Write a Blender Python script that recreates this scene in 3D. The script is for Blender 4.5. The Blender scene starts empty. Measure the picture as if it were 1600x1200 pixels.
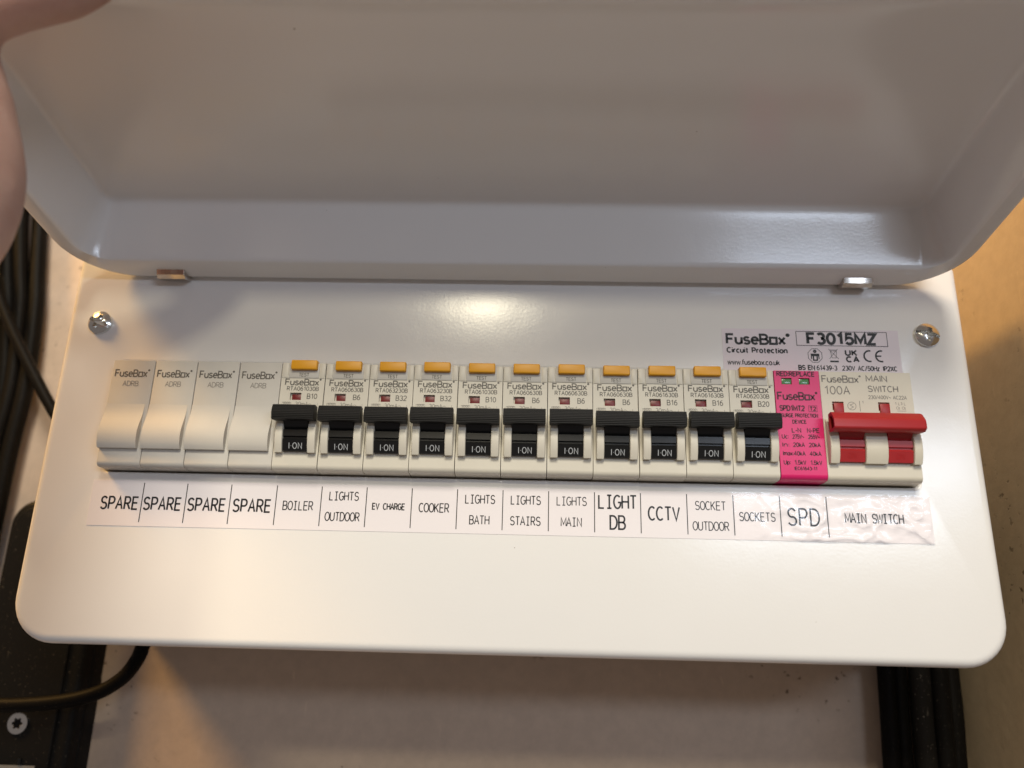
import bpy, bmesh, math, random
from mathutils import Vector, Matrix, noise

S = 0.001                     # everything below is laid out in millimetres
scene = bpy.context.scene
COL = scene.collection
random.seed(7)
rad = math.radians

# ------------------------------------------------------------------ camera
def cam_rows():
    rx, ry, rz = -0.288, 0.0304, 0.0167
    cx, sx, cy, sy, cz, sz = math.cos(rx), math.sin(rx), math.cos(ry), math.sin(ry), math.cos(rz), math.sin(rz)
    Rx = Matrix(((1, 0, 0), (0, cx, -sx), (0, sx, cx)))
    Ry = Matrix(((cy, 0, sy), (0, 1, 0), (-sy, 0, cy)))
    Rz = Matrix(((cz, -sz, 0), (sz, cz, 0), (0, 0, 1)))
    B = Matrix(((1, 0, 0), (0, 0, -1), (0, 1, 0)))
    return Rz @ Ry @ Rx @ B
R = cam_rows()
cd = bpy.data.cameras.new('camera')
cam = bpy.data.objects.new('camera', cd)
COL.objects.link(cam)
cd.sensor_fit = 'HORIZONTAL'; cd.sensor_width = 36.0
cd.lens = 27.0
cd.clip_start = 0.005; cd.clip_end = 50
M3 = Matrix((R[0], -R[1], -R[2])).transposed()
cam.matrix_world = Matrix.Translation(Vector((11.38, -299.54, 14.98)) * S) @ M3.to_4x4()
cd.dof.use_dof = True
cd.dof.focus_distance = 0.297
cd.dof.aperture_fstop = 6.0
scene.camera = cam

# ------------------------------------------------------------------ room light
w = bpy.data.worlds.new('World'); scene.world = w; w.use_nodes = True
bg = w.node_tree.nodes['Background']
bg.inputs[0].default_value = (0.87, 0.76, 0.72, 1); bg.inputs[1].default_value = 0.20

def area(name, loc, target, size, power, color, shape='DISK', size_y=None):
    l = bpy.data.lights.new(name, 'AREA'); l.shape = shape; l.size = size
    if size_y: l.size_y = size_y
    l.energy = power; l.color = color
    o = bpy.data.objects.new(name, l); COL.objects.link(o)
    o.location = loc
    o.rotation_euler = (Vector(target) - Vector(loc)).to_track_quat('-Z', 'Y').to_euler()
    return o
area('ceiling_light', (0.05, -1.14, 1.03), (0, 0, 0.05), 0.52, 20.0, (1.0, 0.93, 0.80))
area('room_lamp', (-0.10, -1.20, 0.60), (0, 0, 0.08), 0.085, 3.0, (1.0, 0.90, 0.66))
area('window_light', (0.53, -1.06, 0.27), (0.1, 0, 0.08), 0.46, 2.5, (0.72, 0.83, 1.0), 'RECTANGLE', 0.09)
area('warm_bulb', (-0.88, -0.30, 0.88), (-0.1, 0.05, 0.1), 0.34, 15.0, (1.0, 0.57, 0.17))

vs = scene.view_settings
vs.view_transform = 'Standard'; vs.look = 'None'; vs.exposure = 0.0; vs.gamma = 1.0
scene.cycles.max_bounces = 10
scene.cycles.sample_clamp_indirect = 8.0

# ------------------------------------------------------------------ materials
def mat(name, col, rough=0.5, metal=0.0, spec=0.5, coat=0.0):
    m = bpy.data.materials.new(name); m.use_nodes = True
    b = m.node_tree.nodes['Principled BSDF']
    b.inputs['Base Color'].default_value = (*col, 1)
    b.inputs['Roughness'].default_value = rough
    b.inputs['Metallic'].default_value = metal
    b.inputs['Specular IOR Level'].default_value = spec
    b.inputs['Coat Weight'].default_value = coat
    return m
def N(m, t, **kw):
    n = m.node_tree.nodes.new(t)
    for k, v in kw.items(): setattr(n, k, v)
    return n
def L(m, a, b): m.node_tree.links.new(a, b)
def pbsdf(m): return m.node_tree.nodes['Principled BSDF']
def coords(m, scale=1.0):
    g = N(m, 'ShaderNodeNewGeometry'); mp = N(m, 'ShaderNodeMapping')
    s = scale if isinstance(scale, tuple) else (scale,) * 3
    mp.inputs['Scale'].default_value = s
    L(m, g.outputs['Position'], mp.inputs['Vector'])
    return mp.outputs['Vector']
def noise_tex(m, scale, detail=4, rough=0.55, vec=None):
    n = N(m, 'ShaderNodeTexNoise')
    n.inputs['Scale'].default_value = scale; n.inputs['Detail'].default_value = detail; n.inputs['Roughness'].default_value = rough
    L(m, vec if vec else coords(m), n.inputs['Vector'])
    return n.outputs['Fac']
def ramp(m, fac, stops):
    r = N(m, 'ShaderNodeValToRGB')
    els = r.color_ramp.elements
    while len(els) < len(stops): els.new(0.5)
    for e, (p, c) in zip(els, stops): e.position = p; e.color = (*c, 1) if len(c) == 3 else c
    L(m, fac, r.inputs['Fac'])
    return r.outputs['Color']
def bump(m, h, strength, dist, prev=None):
    b = N(m, 'ShaderNodeBump'); b.inputs['Strength'].default_value = strength; b.inputs['Distance'].default_value = dist
    L(m, h, b.inputs['Height'])
    if prev is not None: L(m, prev, b.inputs['Normal'])
    return b.outputs['Normal']
def mixc(m, fac, a, b, mode='MIX'):
    x = N(m, 'ShaderNodeMix', data_type='RGBA', blend_type=mode)
    for sock, v in ((x.inputs['Factor'], fac), (x.inputs['A'], a), (x.inputs['B'], b)):
        if hasattr(v, 'is_output'): L(m, v, sock)
        elif isinstance(v, (int, float)): sock.default_value = v
        else: sock.default_value = (*v, 1)
    return x.outputs['Result']

def powder_coat(name, col, rough):
    m = mat(name, col, rough)
    p = pbsdf(m)
    peel = noise_tex(m, 900, 2, 0.5)
    wave = noise_tex(m, 60, 2, 0.5)
    n1 = bump(m, wave, 0.10, 0.0006)
    L(m, bump(m, peel, 0.16, 0.00012, n1), p.inputs['Normal'])
    mottle = noise_tex(m, 26, 5, 0.6)
    c = ramp(m, mottle, [(0.3, tuple(v * 0.985 for v in col)), (0.7, col)])
    sp = noise_tex(m, 330, 1, 0.4)
    specks = ramp(m, sp, [(0.835, (0, 0, 0)), (0.85, (1, 1, 1))])
    L(m, mixc(m, specks, c, (0.34, 0.29, 0.24)), p.inputs['Base Color'])
    return m
WHITE = powder_coat('white_powder_coat', (0.80, 0.785, 0.765), 0.20)
LIDM = powder_coat('white_powder_coat_lid', (0.80, 0.785, 0.765), 0.17)

def plastic(name, col, rough, grain=0.12):
    m = mat(name, col, rough)
    p = pbsdf(m)
    L(m, bump(m, noise_tex(m, 2600, 2), grain, 0.00006), p.inputs['Normal'])
    c = ramp(m, noise_tex(m, 70, 5, 0.65), [(0.3, tuple(v * 0.94 for v in col)), (0.7, col)])
    L(m, c, p.inputs['Base Color'])
    return m
CREAM = plastic('cream_plastic', (0.70, 0.66, 0.56), 0.42)
CREAM2 = plastic('cream_plastic_blank', (0.63, 0.60, 0.54), 0.62); pbsdf(CREAM2).inputs['Specular IOR Level'].default_value = 0.3
CREAM3 = plastic('cream_plastic_switch', (0.71, 0.66, 0.54), 0.42)
PLATE = plastic('pale_grey_plastic', (0.60, 0.58, 0.53), 0.5)
BLACK = plastic('black_plastic', (0.009, 0.0085, 0.008), 0.5, 0.3); pbsdf(BLACK).inputs['Specular IOR Level'].default_value = 0.28
BLACKG = plastic('black_gloss_plastic', (0.009, 0.009, 0.009), 0.3); pbsdf(BLACKG).inputs['Specular IOR Level'].default_value = 0.35
RED = plastic('red_plastic', (0.40, 0.018, 0.020), 0.42)
DKRED = plastic('dark_red_flag', (0.17, 0.008, 0.010), 0.4)
YEL = plastic('yellow_plastic', (0.80, 0.37, 0.008), 0.42, 0.3)
PINK = plastic('magenta_plastic', (0.74, 0.016, 0.155), 0.36)
GREEN = plastic('green_window', (0.10, 0.26, 0.11), 0.18)
CHROME = mat('zinc_plated_steel', (0.72, 0.71, 0.68), 0.20, 1.0)
L(CHROME, bump(CHROME, noise_tex(CHROME, 900, 3), 0.25, 0.0001), pbsdf(CHROME).inputs['Normal'])
NICKEL = mat('plated_steel_clip', (0.62, 0.57, 0.52), 0.22, 1.0)
DARK = mat('painted_gap_shade', (0.02, 0.02, 0.02), 0.7)  # near-black colour standing in for the shade inside the cut-out
INK = mat('black_ink', (0.012, 0.012, 0.013), 0.5)
INKG = mat('grey_ink', (0.115, 0.105, 0.09), 0.5)
INKG2 = mat('light_grey_ink', (0.225, 0.205, 0.18), 0.5)
INKP = mat('dark_ink_on_pink', (0.085, 0.006, 0.022), 0.5)
INKW = mat('white_ink', (0.48, 0.50, 0.52), 0.5)
INKT = mat('tape_black_ink', (0.014, 0.014, 0.016), 0.35)
REDE = plastic('red_emboss', (0.42, 0.016, 0.018), 0.34)
STICK = mat('sticker_paper', (0.74, 0.67, 0.72), 0.42)
L(STICK, bump(STICK, noise_tex(STICK, 500, 3), 0.06, 0.0001), pbsdf(STICK).inputs['Normal'])
TAPE = mat('label_tape', (0.84, 0.79, 0.80), 0.36)
L(TAPE, bump(TAPE, noise_tex(TAPE, 180, 3), 0.10, 0.0002), pbsdf(TAPE).inputs['Normal'])

def film_mat():
    m = bpy.data.materials.new('clear_film'); m.use_nodes = True
    nt = m.node_tree; nt.nodes.clear()
    out = N(m, 'ShaderNodeOutputMaterial'); mx = N(m, 'ShaderNodeMixShader')
    tr = N(m, 'ShaderNodeBsdfTransparent'); gl = N(m, 'ShaderNodeBsdfGlossy'); fr = N(m, 'ShaderNodeFresnel')
    fr.inputs['IOR'].default_value = 1.33
    tr.inputs['Color'].default_value = (0.99, 0.99, 0.99, 1)
    gl.inputs['Roughness'].default_value = 0.10
    nn = bump(m, noise_tex(m, 300, 2, 0.5), 0.12, 0.0003)
    L(m, nn, gl.inputs['Normal']); L(m, nn, fr.inputs['Normal'])
    L(m, fr.outputs[0], mx.inputs[0]); L(m, tr.outputs[0], mx.inputs[1]); L(m, gl.outputs[0], mx.inputs[2])
    L(m, mx.outputs[0], out.inputs['Surface'])
    return m
FILM = film_mat()

def wall_mat(name, base, dark):
    m = mat(name, base, 0.55)
    p = pbsdf(m)
    big = noise_tex(m, 9, 6, 0.6)
    c = ramp(m, big, [(0.3, tuple(v * 0.86 for v in base)), (0.7, base)])
    fine = noise_tex(m, 160, 6, 0.7)
    c = mixc(m, 0.35, c, ramp(m, fine, [(0.35, tuple(v * 0.8 for v in base)), (0.65, tuple(min(1, v * 1.08) for v in base))]))
    # chips and knocks, in scattered clusters
    cl = ramp(m, noise_tex(m, 14, 2), [(0.53, (0, 0, 0)), (0.65, (1, 1, 1))])
    ch = ramp(m, noise_tex(m, 210, 4, 0.6), [(0.63, (0, 0, 0)), (0.66, (1, 1, 1))])
    chips = mixc(m, 1.0, cl, ch, 'MULTIPLY')
    c = mixc(m, chips, c, dark)
    # fine scratches
    sv = coords(m, (240, 240, 26))
    sc = N(m, 'ShaderNodeTexNoise'); sc.inputs['Scale'].default_value = 1.0; sc.inputs['Detail'].default_value = 3
    sc.inputs['Distortion'].default_value = 1.5
    L(m, sv, sc.inputs['Vector'])
    scr = ramp(m, sc.outputs['Fac'], [(0.70, (0, 0, 0)), (0.73, (1, 1, 1))])
    c = mixc(m, mixc(m, 1.0, scr, (0.45, 0.45, 0.45), 'MULTIPLY'), c, tuple(min(1, v * 1.35) for v in base))
    L(m, c, p.inputs['Base Color'])
    n1 = bump(m, big, 0.25, 0.004)
    n2 = bump(m, fine, 0.28, 0.0006, n1)
    inv = N(m, 'ShaderNodeInvert'); L(m, chips, inv.inputs['Color'])
    L(m, bump(m, inv.outputs['Color'], 0.5, 0.0006, n2), p.inputs['Normal'])
    return m
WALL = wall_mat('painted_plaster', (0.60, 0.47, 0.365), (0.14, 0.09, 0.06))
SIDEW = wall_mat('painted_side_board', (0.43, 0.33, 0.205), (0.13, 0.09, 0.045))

def cable_mat(name, col, rough, dust):
    m = mat(name, col, rough, spec=0.07); p = pbsdf(m)
    sv = coords(m, (1, 1, 0.25))
    a = ramp(m, noise_tex(m, 420, 5, 0.7, sv), [(0.66, (0, 0, 0)), (0.80, (1, 1, 1))])
    b = ramp(m, noise_tex(m, 1300, 2, 0.5), [(0.70, (0, 0, 0)), (0.74, (1, 1, 1))])
    f = mixc(m, 1.0, a, b, 'ADD')
    L(m, mixc(m, mixc(m, 1.0, f, (dust,) * 3, 'MULTIPLY'), col, (0.33, 0.28, 0.22)), p.inputs['Base Color'])
    L(m, bump(m, noise_tex(m, 700, 3), 0.2, 0.0002), p.inputs['Normal'])
    return m
CABLE = cable_mat('black_cable_sheath', (0.005, 0.0042, 0.0035), 0.5, 0.2)
CABLE2 = cable_mat('dusty_cable_sheath', (0.011, 0.0095, 0.008), 0.6, 0.6)
BOXM = cable_mat('black_box_plastic', (0.010, 0.0095, 0.009), 0.4, 0.3)

def skin_mat():
    m = mat('skin', (0.40, 0.19, 0.13), 0.55); p = pbsdf(m)
    p.inputs['Subsurface Weight'].default_value = 0.25
    p.inputs['Subsurface Radius'].default_value = (0.008, 0.003, 0.0015)
    p.inputs['Subsurface Scale'].default_value = 0.6
    L(m, ramp(m, noise_tex(m, 55, 5, 0.6), [(0.3, (0.40, 0.23, 0.18)), (0.7, (0.50, 0.32, 0.26))]), p.inputs['Base Color'])
    v = N(m, 'ShaderNodeTexVoronoi'); v.inputs['Scale'].default_value = 900
    L(m, coords(m), v.inputs['Vector'])
    L(m, bump(m, v.outputs['Distance'], 0.25, 0.0003), p.inputs['Normal'])
    return m
SKIN = skin_mat()
NAIL = mat('nail', (0.62, 0.38, 0.31), 0.25)

# ------------------------------------------------------------------ mesh helpers
def finish(bm, name, material, smooth=32):
    bmesh.ops.recalc_face_normals(bm, faces=bm.faces)
    me = bpy.data.meshes.new(name)
    bm.to_mesh(me); bm.free()
    me.transform(Matrix.Scale(S, 4))
    if material: me.materials.append(material)
    if smooth:
        me.shade_smooth(); me.set_sharp_from_angle(angle=rad(smooth))
    return me
def link(name, me, parent=None, loc=None):
    o = bpy.data.objects.new(name, me); COL.objects.link(o)
    if parent: o.parent = parent
    if loc: o.location = Vector(loc) * S
    return o
def thing(name, label, cat, loc=(0, 0, 0), group=None, data=None):
    o = bpy.data.objects.new(name, data); COL.objects.link(o)
    o.location = Vector(loc) * S
    o['label'] = label; o['category'] = cat
    if group: o['group'] = group
    if data is None: o.empty_display_size = 0.005
    return o
def add_box(bm, x0, x1, y0, y1, z0, z1, bev=0.0, seg=2):
    r = bmesh.ops.create_cube(bm, size=1)
    vs_ = r['verts']
    for v in vs_:
        v.co = Vector(((x0 + x1) / 2 + v.co.x * (x1 - x0), (y0 + y1) / 2 + v.co.y * (y1 - y0), (z0 + z1) / 2 + v.co.z * (z1 - z0)))
    if bev:
        es = list({e for v in vs_ for e in v.link_edges})
        bmesh.ops.bevel(bm, geom=es, offset=bev, segments=seg, affect='EDGES', profile=0.5)
def box_mesh(name, material, *a, **k):
    bm = bmesh.new(); add_box(bm, *a, **k); return finish(bm, name, material)
def add_prism(bm, prof, x0, x1, bev=0.0, seg=2, ang=25):
    """prof = [(y, z)...] closed outline, extruded along X"""
    a = [bm.verts.new((x0, y, z)) for y, z in prof]; b = [bm.verts.new((x1, y, z)) for y, z in prof]
    fs = [bm.faces.new(a), bm.faces.new(b[::-1])]
    n = len(prof)
    for i in range(n): fs.append(bm.faces.new((a[i], b[i], b[(i + 1) % n], a[(i + 1) % n])))
    bmesh.ops.recalc_face_normals(bm, faces=fs)
    if bev:
        caps = set(fs[0].edges) | set(fs[1].edges)
        bmesh.ops.bevel(bm, geom=list(caps), offset=bev, segments=seg, affect='EDGES', profile=0.5, clamp_overlap=True)
def arc2(cy, cz, r, a0, a1, n):
    return [(cy + r * math.cos(rad(a0 + (a1 - a0) * i / n)), cz + r * math.sin(rad(a0 + (a1 - a0) * i / n))) for i in range(n + 1)]
def rrect(x0, x1, z0, z1, r, n=8):
    """rounded rectangle outline, r = 4 radii (bl, br, tr, tl)"""
    if not isinstance(r, tuple): r = (r,) * 4
    out = []
    for (cx, cz, rr, a) in ((x0 + r[0], z0 + r[0], r[0], 180), (x1 - r[1], z0 + r[1], r[1], 270), (x1 - r[2], z1 - r[2], r[2], 0), (x0 + r[3], z1 - r[3], r[3], 90)):
        for i in range(n + 1):
            t = rad(a + 90 * i / n); out.append((cx + rr * math.cos(t), cz + rr * math.sin(t)))
    return out
def bridge(bm, rings):
    for a, b in zip(rings, rings[1:]):
        n = len(a)
        for i in range(n): bm.faces.new((a[i], a[(i + 1) % n], b[(i + 1) % n], b[i]))
def smooth_path(pts, n=8):
    P = [Vector(p) for p in pts]; P = [2 * P[0] - P[1]] + P + [2 * P[-1] - P[-2]]
    out = []
    for i in range(1, len(P) - 2):
        for k in range(n):
            t = k / n
            out.append(0.5 * ((2 * P[i]) + (P[i + 1] - P[i - 1]) * t + (2 * P[i - 1] - 5 * P[i] + 4 * P[i + 1] - P[i + 2]) * t * t + (3 * P[i] - P[i - 1] - 3 * P[i + 1] + P[i + 2]) * t ** 3))
    out.append(P[-2]); return out
def add_tube(bm, path, r, n=14, flat=1.0):
    rings = []; up = Vector((0, 1, 0))
    for i, p in enumerate(path):
        t = (path[min(i + 1, len(path) - 1)] - path[max(i - 1, 0)]).normalized()
        s = t.cross(up).normalized(); u = s.cross(t).normalized()
        rr = r[i] if isinstance(r, list) else r
        rings.append([bm.verts.new(p + s * math.cos(2 * math.pi * k / n) * rr + u * math.sin(2 * math.pi * k / n) * rr * flat) for k in range(n)])
    bridge(bm, rings)
    bm.faces.new(rings[0]); bm.faces.new(rings[-1][::-1])

# ------------------------------------------------------------------ stroke lettering
def A(cx, cy, rx, ry, a0, a1): return ('a', cx, cy, rx, ry, a0, a1)
G = {
 'A': (.66, [[(0, 0), (.33, 1), (.66, 0)], [(.12, .35), (.54, .35)]]),
 'B': (.6, [[(0, .51), (.32, .51), A(.33, .755, .22, .245, -90, 90), (0, 1), (0, 0), (.33, 0), A(.34, .255, .26, .255, -90, 90)]]),
 'C': (.66, [[A(.35, .5, .35, .5, 48, 312)]]),
 'D': (.64, [[(0, 0), (0, 1), (.26, 1), A(.26, .5, .38, .5, 90, -90), (0, 0)]]),
 'E': (.55, [[(.55, 1), (0, 1), (0, 0), (.55, 0)], [(0, .52), (.5, .52)]]),
 'F': (.53, [[(.53, 1), (0, 1), (0, 0)], [(0, .52), (.46, .52)]]),
 'G': (.68, [[A(.35, .5, .35, .5, 48, 325), (.67, .46), (.40, .46)]]),
 'H': (.62, [[(0, 0), (0, 1)], [(.62, 0), (.62, 1)], [(0, .52), (.62, .52)]]),
 'I': (.02, [[(.01, 0), (.01, 1)]]),
 'J': (.45, [[(.45, 1), (.45, .25), A(.22, .24, .23, .24, 0, -180)]]),
 'K': (.6, [[(0, 0), (0, 1)], [(.58, 1), (0, .38)], [(.18, .57), (.6, 0)]]),
 'L': (.5, [[(0, 1), (0, 0), (.5, 0)]]),
 'M': (.74, [[(0, 0), (0, 1), (.37, .2), (.74, 1), (.74, 0)]]),
 'N': (.62, [[(0, 0), (0, 1), (.62, 0), (.62, 1)]]),
 'O': (.7, [[A(.35, .5, .35, .5, 90, 450)]]),
 'P': (.57, [[(0, 0), (0, 1), (.31, 1), A(.31, .73, .26, .27, 90, -90), (0, .46)]]),
 'R': (.6, [[(0, 0), (0, 1), (.31, 1), A(.31, .74, .25, .26, 90, -90), (0, .48)], [(.28, .48), (.6, 0)]]),
 'S': (.6, [[A(.3, .745, .27, .255, 25, 262), A(.3, .255, .3, .255, 82, -155)]]),
 'T': (.6, [[(0, 1), (.6, 1)], [(.3, 1), (.3, 0)]]),
 'U': (.62, [[(0, 1), (0, .3), A(.31, .3, .31, .3, 180, 360), (.62, 1)]]),
 'V': (.64, [[(0, 1), (.32, 0), (.64, 1)]]),
 'W': (.86, [[(0, 1), (.2, 0), (.43, .9), (.66, 0), (.86, 1)]]),
 'X': (.6, [[(0, 0), (.6, 1)], [(0, 1), (.6, 0)]]),
 'Y': (.6, [[(0, 1), (.3, .45), (.6, 1)], [(.3, .45), (.3, 0)]]),
 'Z': (.58, [[(0, 1), (.58, 1), (0, 0), (.58, 0)]]),
 '0': (.56, [[A(.28, .5, .28, .5, 90, 450)]]),
 '1': (.42, [[(.06, .78), (.30, 1), (.30, 0)]]),
 '2': (.56, [[A(.28, .72, .27, .28, 165, -38), (0, 0), (.56, 0)]]),
 '3': (.56, [[A(.27, .75, .24, .25, 150, -85)], [A(.27, .26, .28, .265, 85, -150)]]),
 '4': (.6, [[(.44, 0), (.44, 1), (0, .3), (.6, .3)]]),
 '5': (.56, [[(.52, 1), (.1, 1), (.05, .50), A(.28, .32, .28, .32, 135, -150)]]),
 '6': (.56, [[A(.28, .31, .27, .31, 180, 540)], [A(.40, .31, .39, .69, 75, 172)]]),
 '7': (.55, [[(0, 1), (.55, 1), (.2, 0)]]),
 '8': (.56, [[A(.28, .755, .23, .245, -90, 270)], [A(.28, .26, .28, .26, 90, 450)]]),
 '9': (.56, [[A(.28, .69, .27, .31, 0, 360)], [A(.16, .69, .39, .69, -105, -8)]]),
 'a': (.5, [[A(.24, .35, .24, .35, 0, 360)], [(.5, .70), (.5, 0)]]),
 'b': (.5, [[A(.26, .35, .25, .35, 180, 540)], [(0, 1), (0, 0)]]),
 'c': (.46, [[A(.26, .35, .26, .35, 50, 310)]]),
 'e': (.52, [[(.02, .37), (.5, .37), A(.26, .35, .25, .35, 4, 318)]]),
 'f': (.32, [[(.34, .98), A(.28, .83, .16, .16, 90, 180), (.12, 0)], [(0, .68), (.30, .68)]]),
 'h': (.48, [[(0, 0), (0, 1)], [(0, .40), A(.24, .42, .24, .28, 180, 0), (.48, 0)]]),
 'i': (.02, [[(.01, 0), (.01, .7)], [(.01, .88), (.01, 1.0)]]),
 'k': (.46, [[(0, 0), (0, 1)], [(.42, .7), (0, .27)], [(.16, .42), (.46, 0)]]),
 'm': (.8, [[(0, 0), (0, .7)], [(0, .45), A(.2, .48, .2, .22, 180, 0), (.4, 0)], [(.4, .45), A(.6, .48, .2, .22, 180, 0), (.8, 0)]]),
 'n': (.48, [[(0, 0), (0, .7)], [(0, .40), A(.24, .42, .24, .28, 180, 0), (.48, 0)]]),
 'o': (.52, [[A(.26, .35, .26, .35, 90, 450)]]),
 'p': (.5, [[A(.26, .35, .25, .35, 180, 540)], [(0, .7), (0, -.28)]]),
 'r': (.28, [[(0, 0), (0, .7)], [(0, .38), A(.26, .40, .26, .28, 180, 80)]]),
 's': (.44, [[A(.22, .52, .19, .18, 25, 262), A(.22, .175, .22, .175, 82, -155)]]),
 't': (.32, [[(.14, .95), (.14, .16), A(.28, .16, .14, .16, 180, 280)], [(0, .68), (.32, .68)]]),
 'u': (.48, [[(0, .7), (0, .28), A(.24, .27, .24, .27, 180, 360), (.48, .7)], [(.48, .3), (.48, 0)]]),
 'w': (.7, [[(0, .7), (.17, 0), (.35, .64), (.53, 0), (.7, .7)]]),
 'x': (.48, [[(0, 0), (.48, .7)], [(0, .7), (.48, 0)]]),
 'z': (.42, [[(0, .7), (.42, .7), (0, 0), (.42, 0)]]),
 '#': (.52, [[(.52, .30), (.52, .02), (0, .02), (0, .68), (.52, .68), (.52, .30)]]),
 '@': (.5, [[(.18, .68), (0, .68), (0, .02), (.5, .02), (.5, .68), (.36, .68)]]),
 '|': (.44, [[(0, 1), (.44, 1)], [(.22, 1), (.22, 0)], [(0, 0), (.44, 0)]]),
 '.': (.04, [[(.02, 0), (.02, .12)]]), ',': (.04, [[(.02, .1), (0, -.1)]]),
 ':': (.06, [[(.03, .05), (.03, .18)], [(.03, .55), (.03, .68)]]),
 '-': (.34, [[(0, .4), (.34, .4)]]), '/': (.36, [[(0, -.05), (.36, 1.05)]]),
 '~': (.5, [[(0, .42), A(.125, .42, .125, .1, 180, 0), A(.375, .42, .125, .1, 180, 360)]]),
 '*': (.14, [[A(.07, .98, .07, .07, 0, 360)]]), '^': (.06, [[(.0, .48), (.08, .48)]]),
 ' ': (.3, []),
}
def stroke_points(st):
    out = []
    for it in st:
        if it[0] == 'a':
            _, cx, cy, rx, ry, a0, a1 = it
            n = max(4, int(abs(a1 - a0) / 18))
            out += [Vector((cx + rx * math.cos(rad(a0 + (a1 - a0) * i / n)), cy + ry * math.sin(rad(a0 + (a1 - a0) * i / n)))) for i in range(n + 1)]
        else: out.append(Vector(it))
    res = [out[0]]
    for p in out[1:]:
        if (p - res[-1]).length > 1e-3: res.append(p)
    return res
def add_stroke(bm, pts, wd, f):
    """flat mitred ribbon, f maps 2-D text space to 3-D"""
    closed = (pts[0] - pts[-1]).length < 1e-3 and len(pts) > 3
    if closed: pts = pts[:-1]
    n = len(pts); lft = []; rgt = []
    for i, p in enumerate(pts):
        if closed: a, b = pts[i - 1], pts[(i + 1) % n]
        else: a, b = pts[max(i - 1, 0)], pts[min(i + 1, n - 1)]
        d1 = (p - a).normalized() if (p - a).length > 1e-6 else (b - p).normalized()
        d2 = (b - p).normalized() if (b - p).length > 1e-6 else d1
        n1 = Vector((-d1.y, d1.x)); n2 = Vector((-d2.y, d2.x)); m = n1 + n2
        m = m.normalized() if m.length > 1e-4 else n1
        k = wd / 2 / max(0.45, m.dot(n1))
        lft.append(bm.verts.new(f(p + m * k))); rgt.append(bm.verts.new(f(p - m * k)))
    for i in range(n if closed else n - 1):
        j = (i + 1) % n
        try: bm.faces.new((lft[i], rgt[i], rgt[j], lft[j]))
        except ValueError: pass
def text_width(t, gap=.2, mono=None):
    return sum((mono if mono else G[c][0] + gap) for c in t) - (0 if mono else gap)
def add_text(bm, t, cx, cz, h, weight=.13, sx=1.0, y=0.0, gap=.2, mono=None, align='c', f=None, fit=None):
    """h = cap height (mm), centred on (cx, cz) unless align = l"""
    tw = text_width(t, gap, mono); weight *= 1.3
    if fit: sx = fit / (tw * h)
    x = cx - tw * h * sx / 2 if align == 'c' else cx
    for c in t:
        gw, strokes = G[c]
        off = (mono - gw) / 2 if mono else 0
        for st in strokes:
            pts = stroke_points(st)
            pts = [Vector((x + (p.x + off) * h * sx, cz + (p.y - .5) * h)) for p in pts]
            add_stroke(bm, pts, weight, (lambda p: f(p.x, p.y)) if f else (lambda p: (p.x, y, p.y)))
        x += (mono if mono else gw + gap) * h * sx
def lettering(lines, material, parent, name='lettering'):
    bm = bmesh.new()
    for kw in lines:
        kw = dict(kw); add_text(bm, kw.pop('t'), kw.pop('x'), kw.pop('z'), kw.pop('h'), **kw)
    me = finish_flat(bm, name, material)
    return link(name, me, parent)
def finish_flat(bm, name, material):
    for fc in bm.faces:
        fc.normal_update()
        if fc.normal.y > 0: fc.normal_flip()
    me = bpy.data.meshes.new(name); bm.to_mesh(me); bm.free()
    me.transform(Matrix.Scale(S, 4)); me.materials.append(material)
    return me

# ------------------------------------------------------------------ setting: walls of the recess
def sheet(name, corners, material, kind='structure'):
    bm = bmesh.new(); bm.faces.new([bm.verts.new(c) for c in corners])
    me = bpy.data.meshes.new(name); bm.to_mesh(me); bm.free(); me.transform(Matrix.Scale(S, 4)); me.materials.append(material)
    o = link(name, me); o['kind'] = kind
    return o
sheet('wall_back', [(-900, 105, -700), (217.5, 105, -700), (217.5, 105, 900), (-900, 105, 900)], WALL)
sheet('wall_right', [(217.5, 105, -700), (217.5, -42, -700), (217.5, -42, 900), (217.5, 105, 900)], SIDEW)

# ------------------------------------------------------------------ the consumer unit
unit = thing('consumer_unit', 'white metal fuse board with its lid propped open, fixed to the wall', 'fuse board', (0, 105, 0))
def U(name, me): 
    o = link(name, me, unit); o.location = Vector((0, -105, 0)) * S; return o
HW = 186.9; TOPZ = 161.0; BOTZ = -0.9
CX0, CX1, CZ0, CZ1 = -160.6, 160.4, 64.75, 110.6        # cut-out for the devices
def front_cover():
    bm = bmesh.new(); rings = []
    n = 10; r = 3.2
    def ring(inset, y, rc):
        return [bm.verts.new((x, y, z)) for x, z in rrect(-HW + inset, HW - inset, BOTZ + inset, TOPZ - inset, (max(rc - inset, 2), max(rc - inset, 2), max(5 - inset, .6), max(5 - inset, .6)), n)]
    rings.append(ring(0, 60, 17))
    for i in range(7):
        a = rad(90 * i / 6); rings.append(ring(r * (1 - math.cos(a)), r * (1 - math.sin(a)), 17))
    rings.append(ring(r + .6, 0, 17))
    bridge(bm, rings)
    # cut-out with a small rolled edge
    hr = []
    for ins, y in ((1.4, 0), (.9, .05), (.4, .35), (.1, .8), (0, 1.4), (0, 3.2)):
        hr.append([bm.verts.new((x, y, z)) for x, z in rrect(CX0 - ins, CX1 + ins, CZ0 - ins, CZ1 + ins, 2.0 + ins, 5)])
    bridge(bm, hr)
    def loop_edges(vv):
        return [bm.edges.get((vv[i], vv[(i + 1) % len(vv)])) for i in range(len(vv))]
    bmesh.ops.triangle_fill(bm, edges=loop_edges(rings[-1]) + loop_edges(hr[0]), use_beauty=True, normal=(0, -1, 0))
    return finish(bm, 'front_cover', WHITE, 40)
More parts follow.
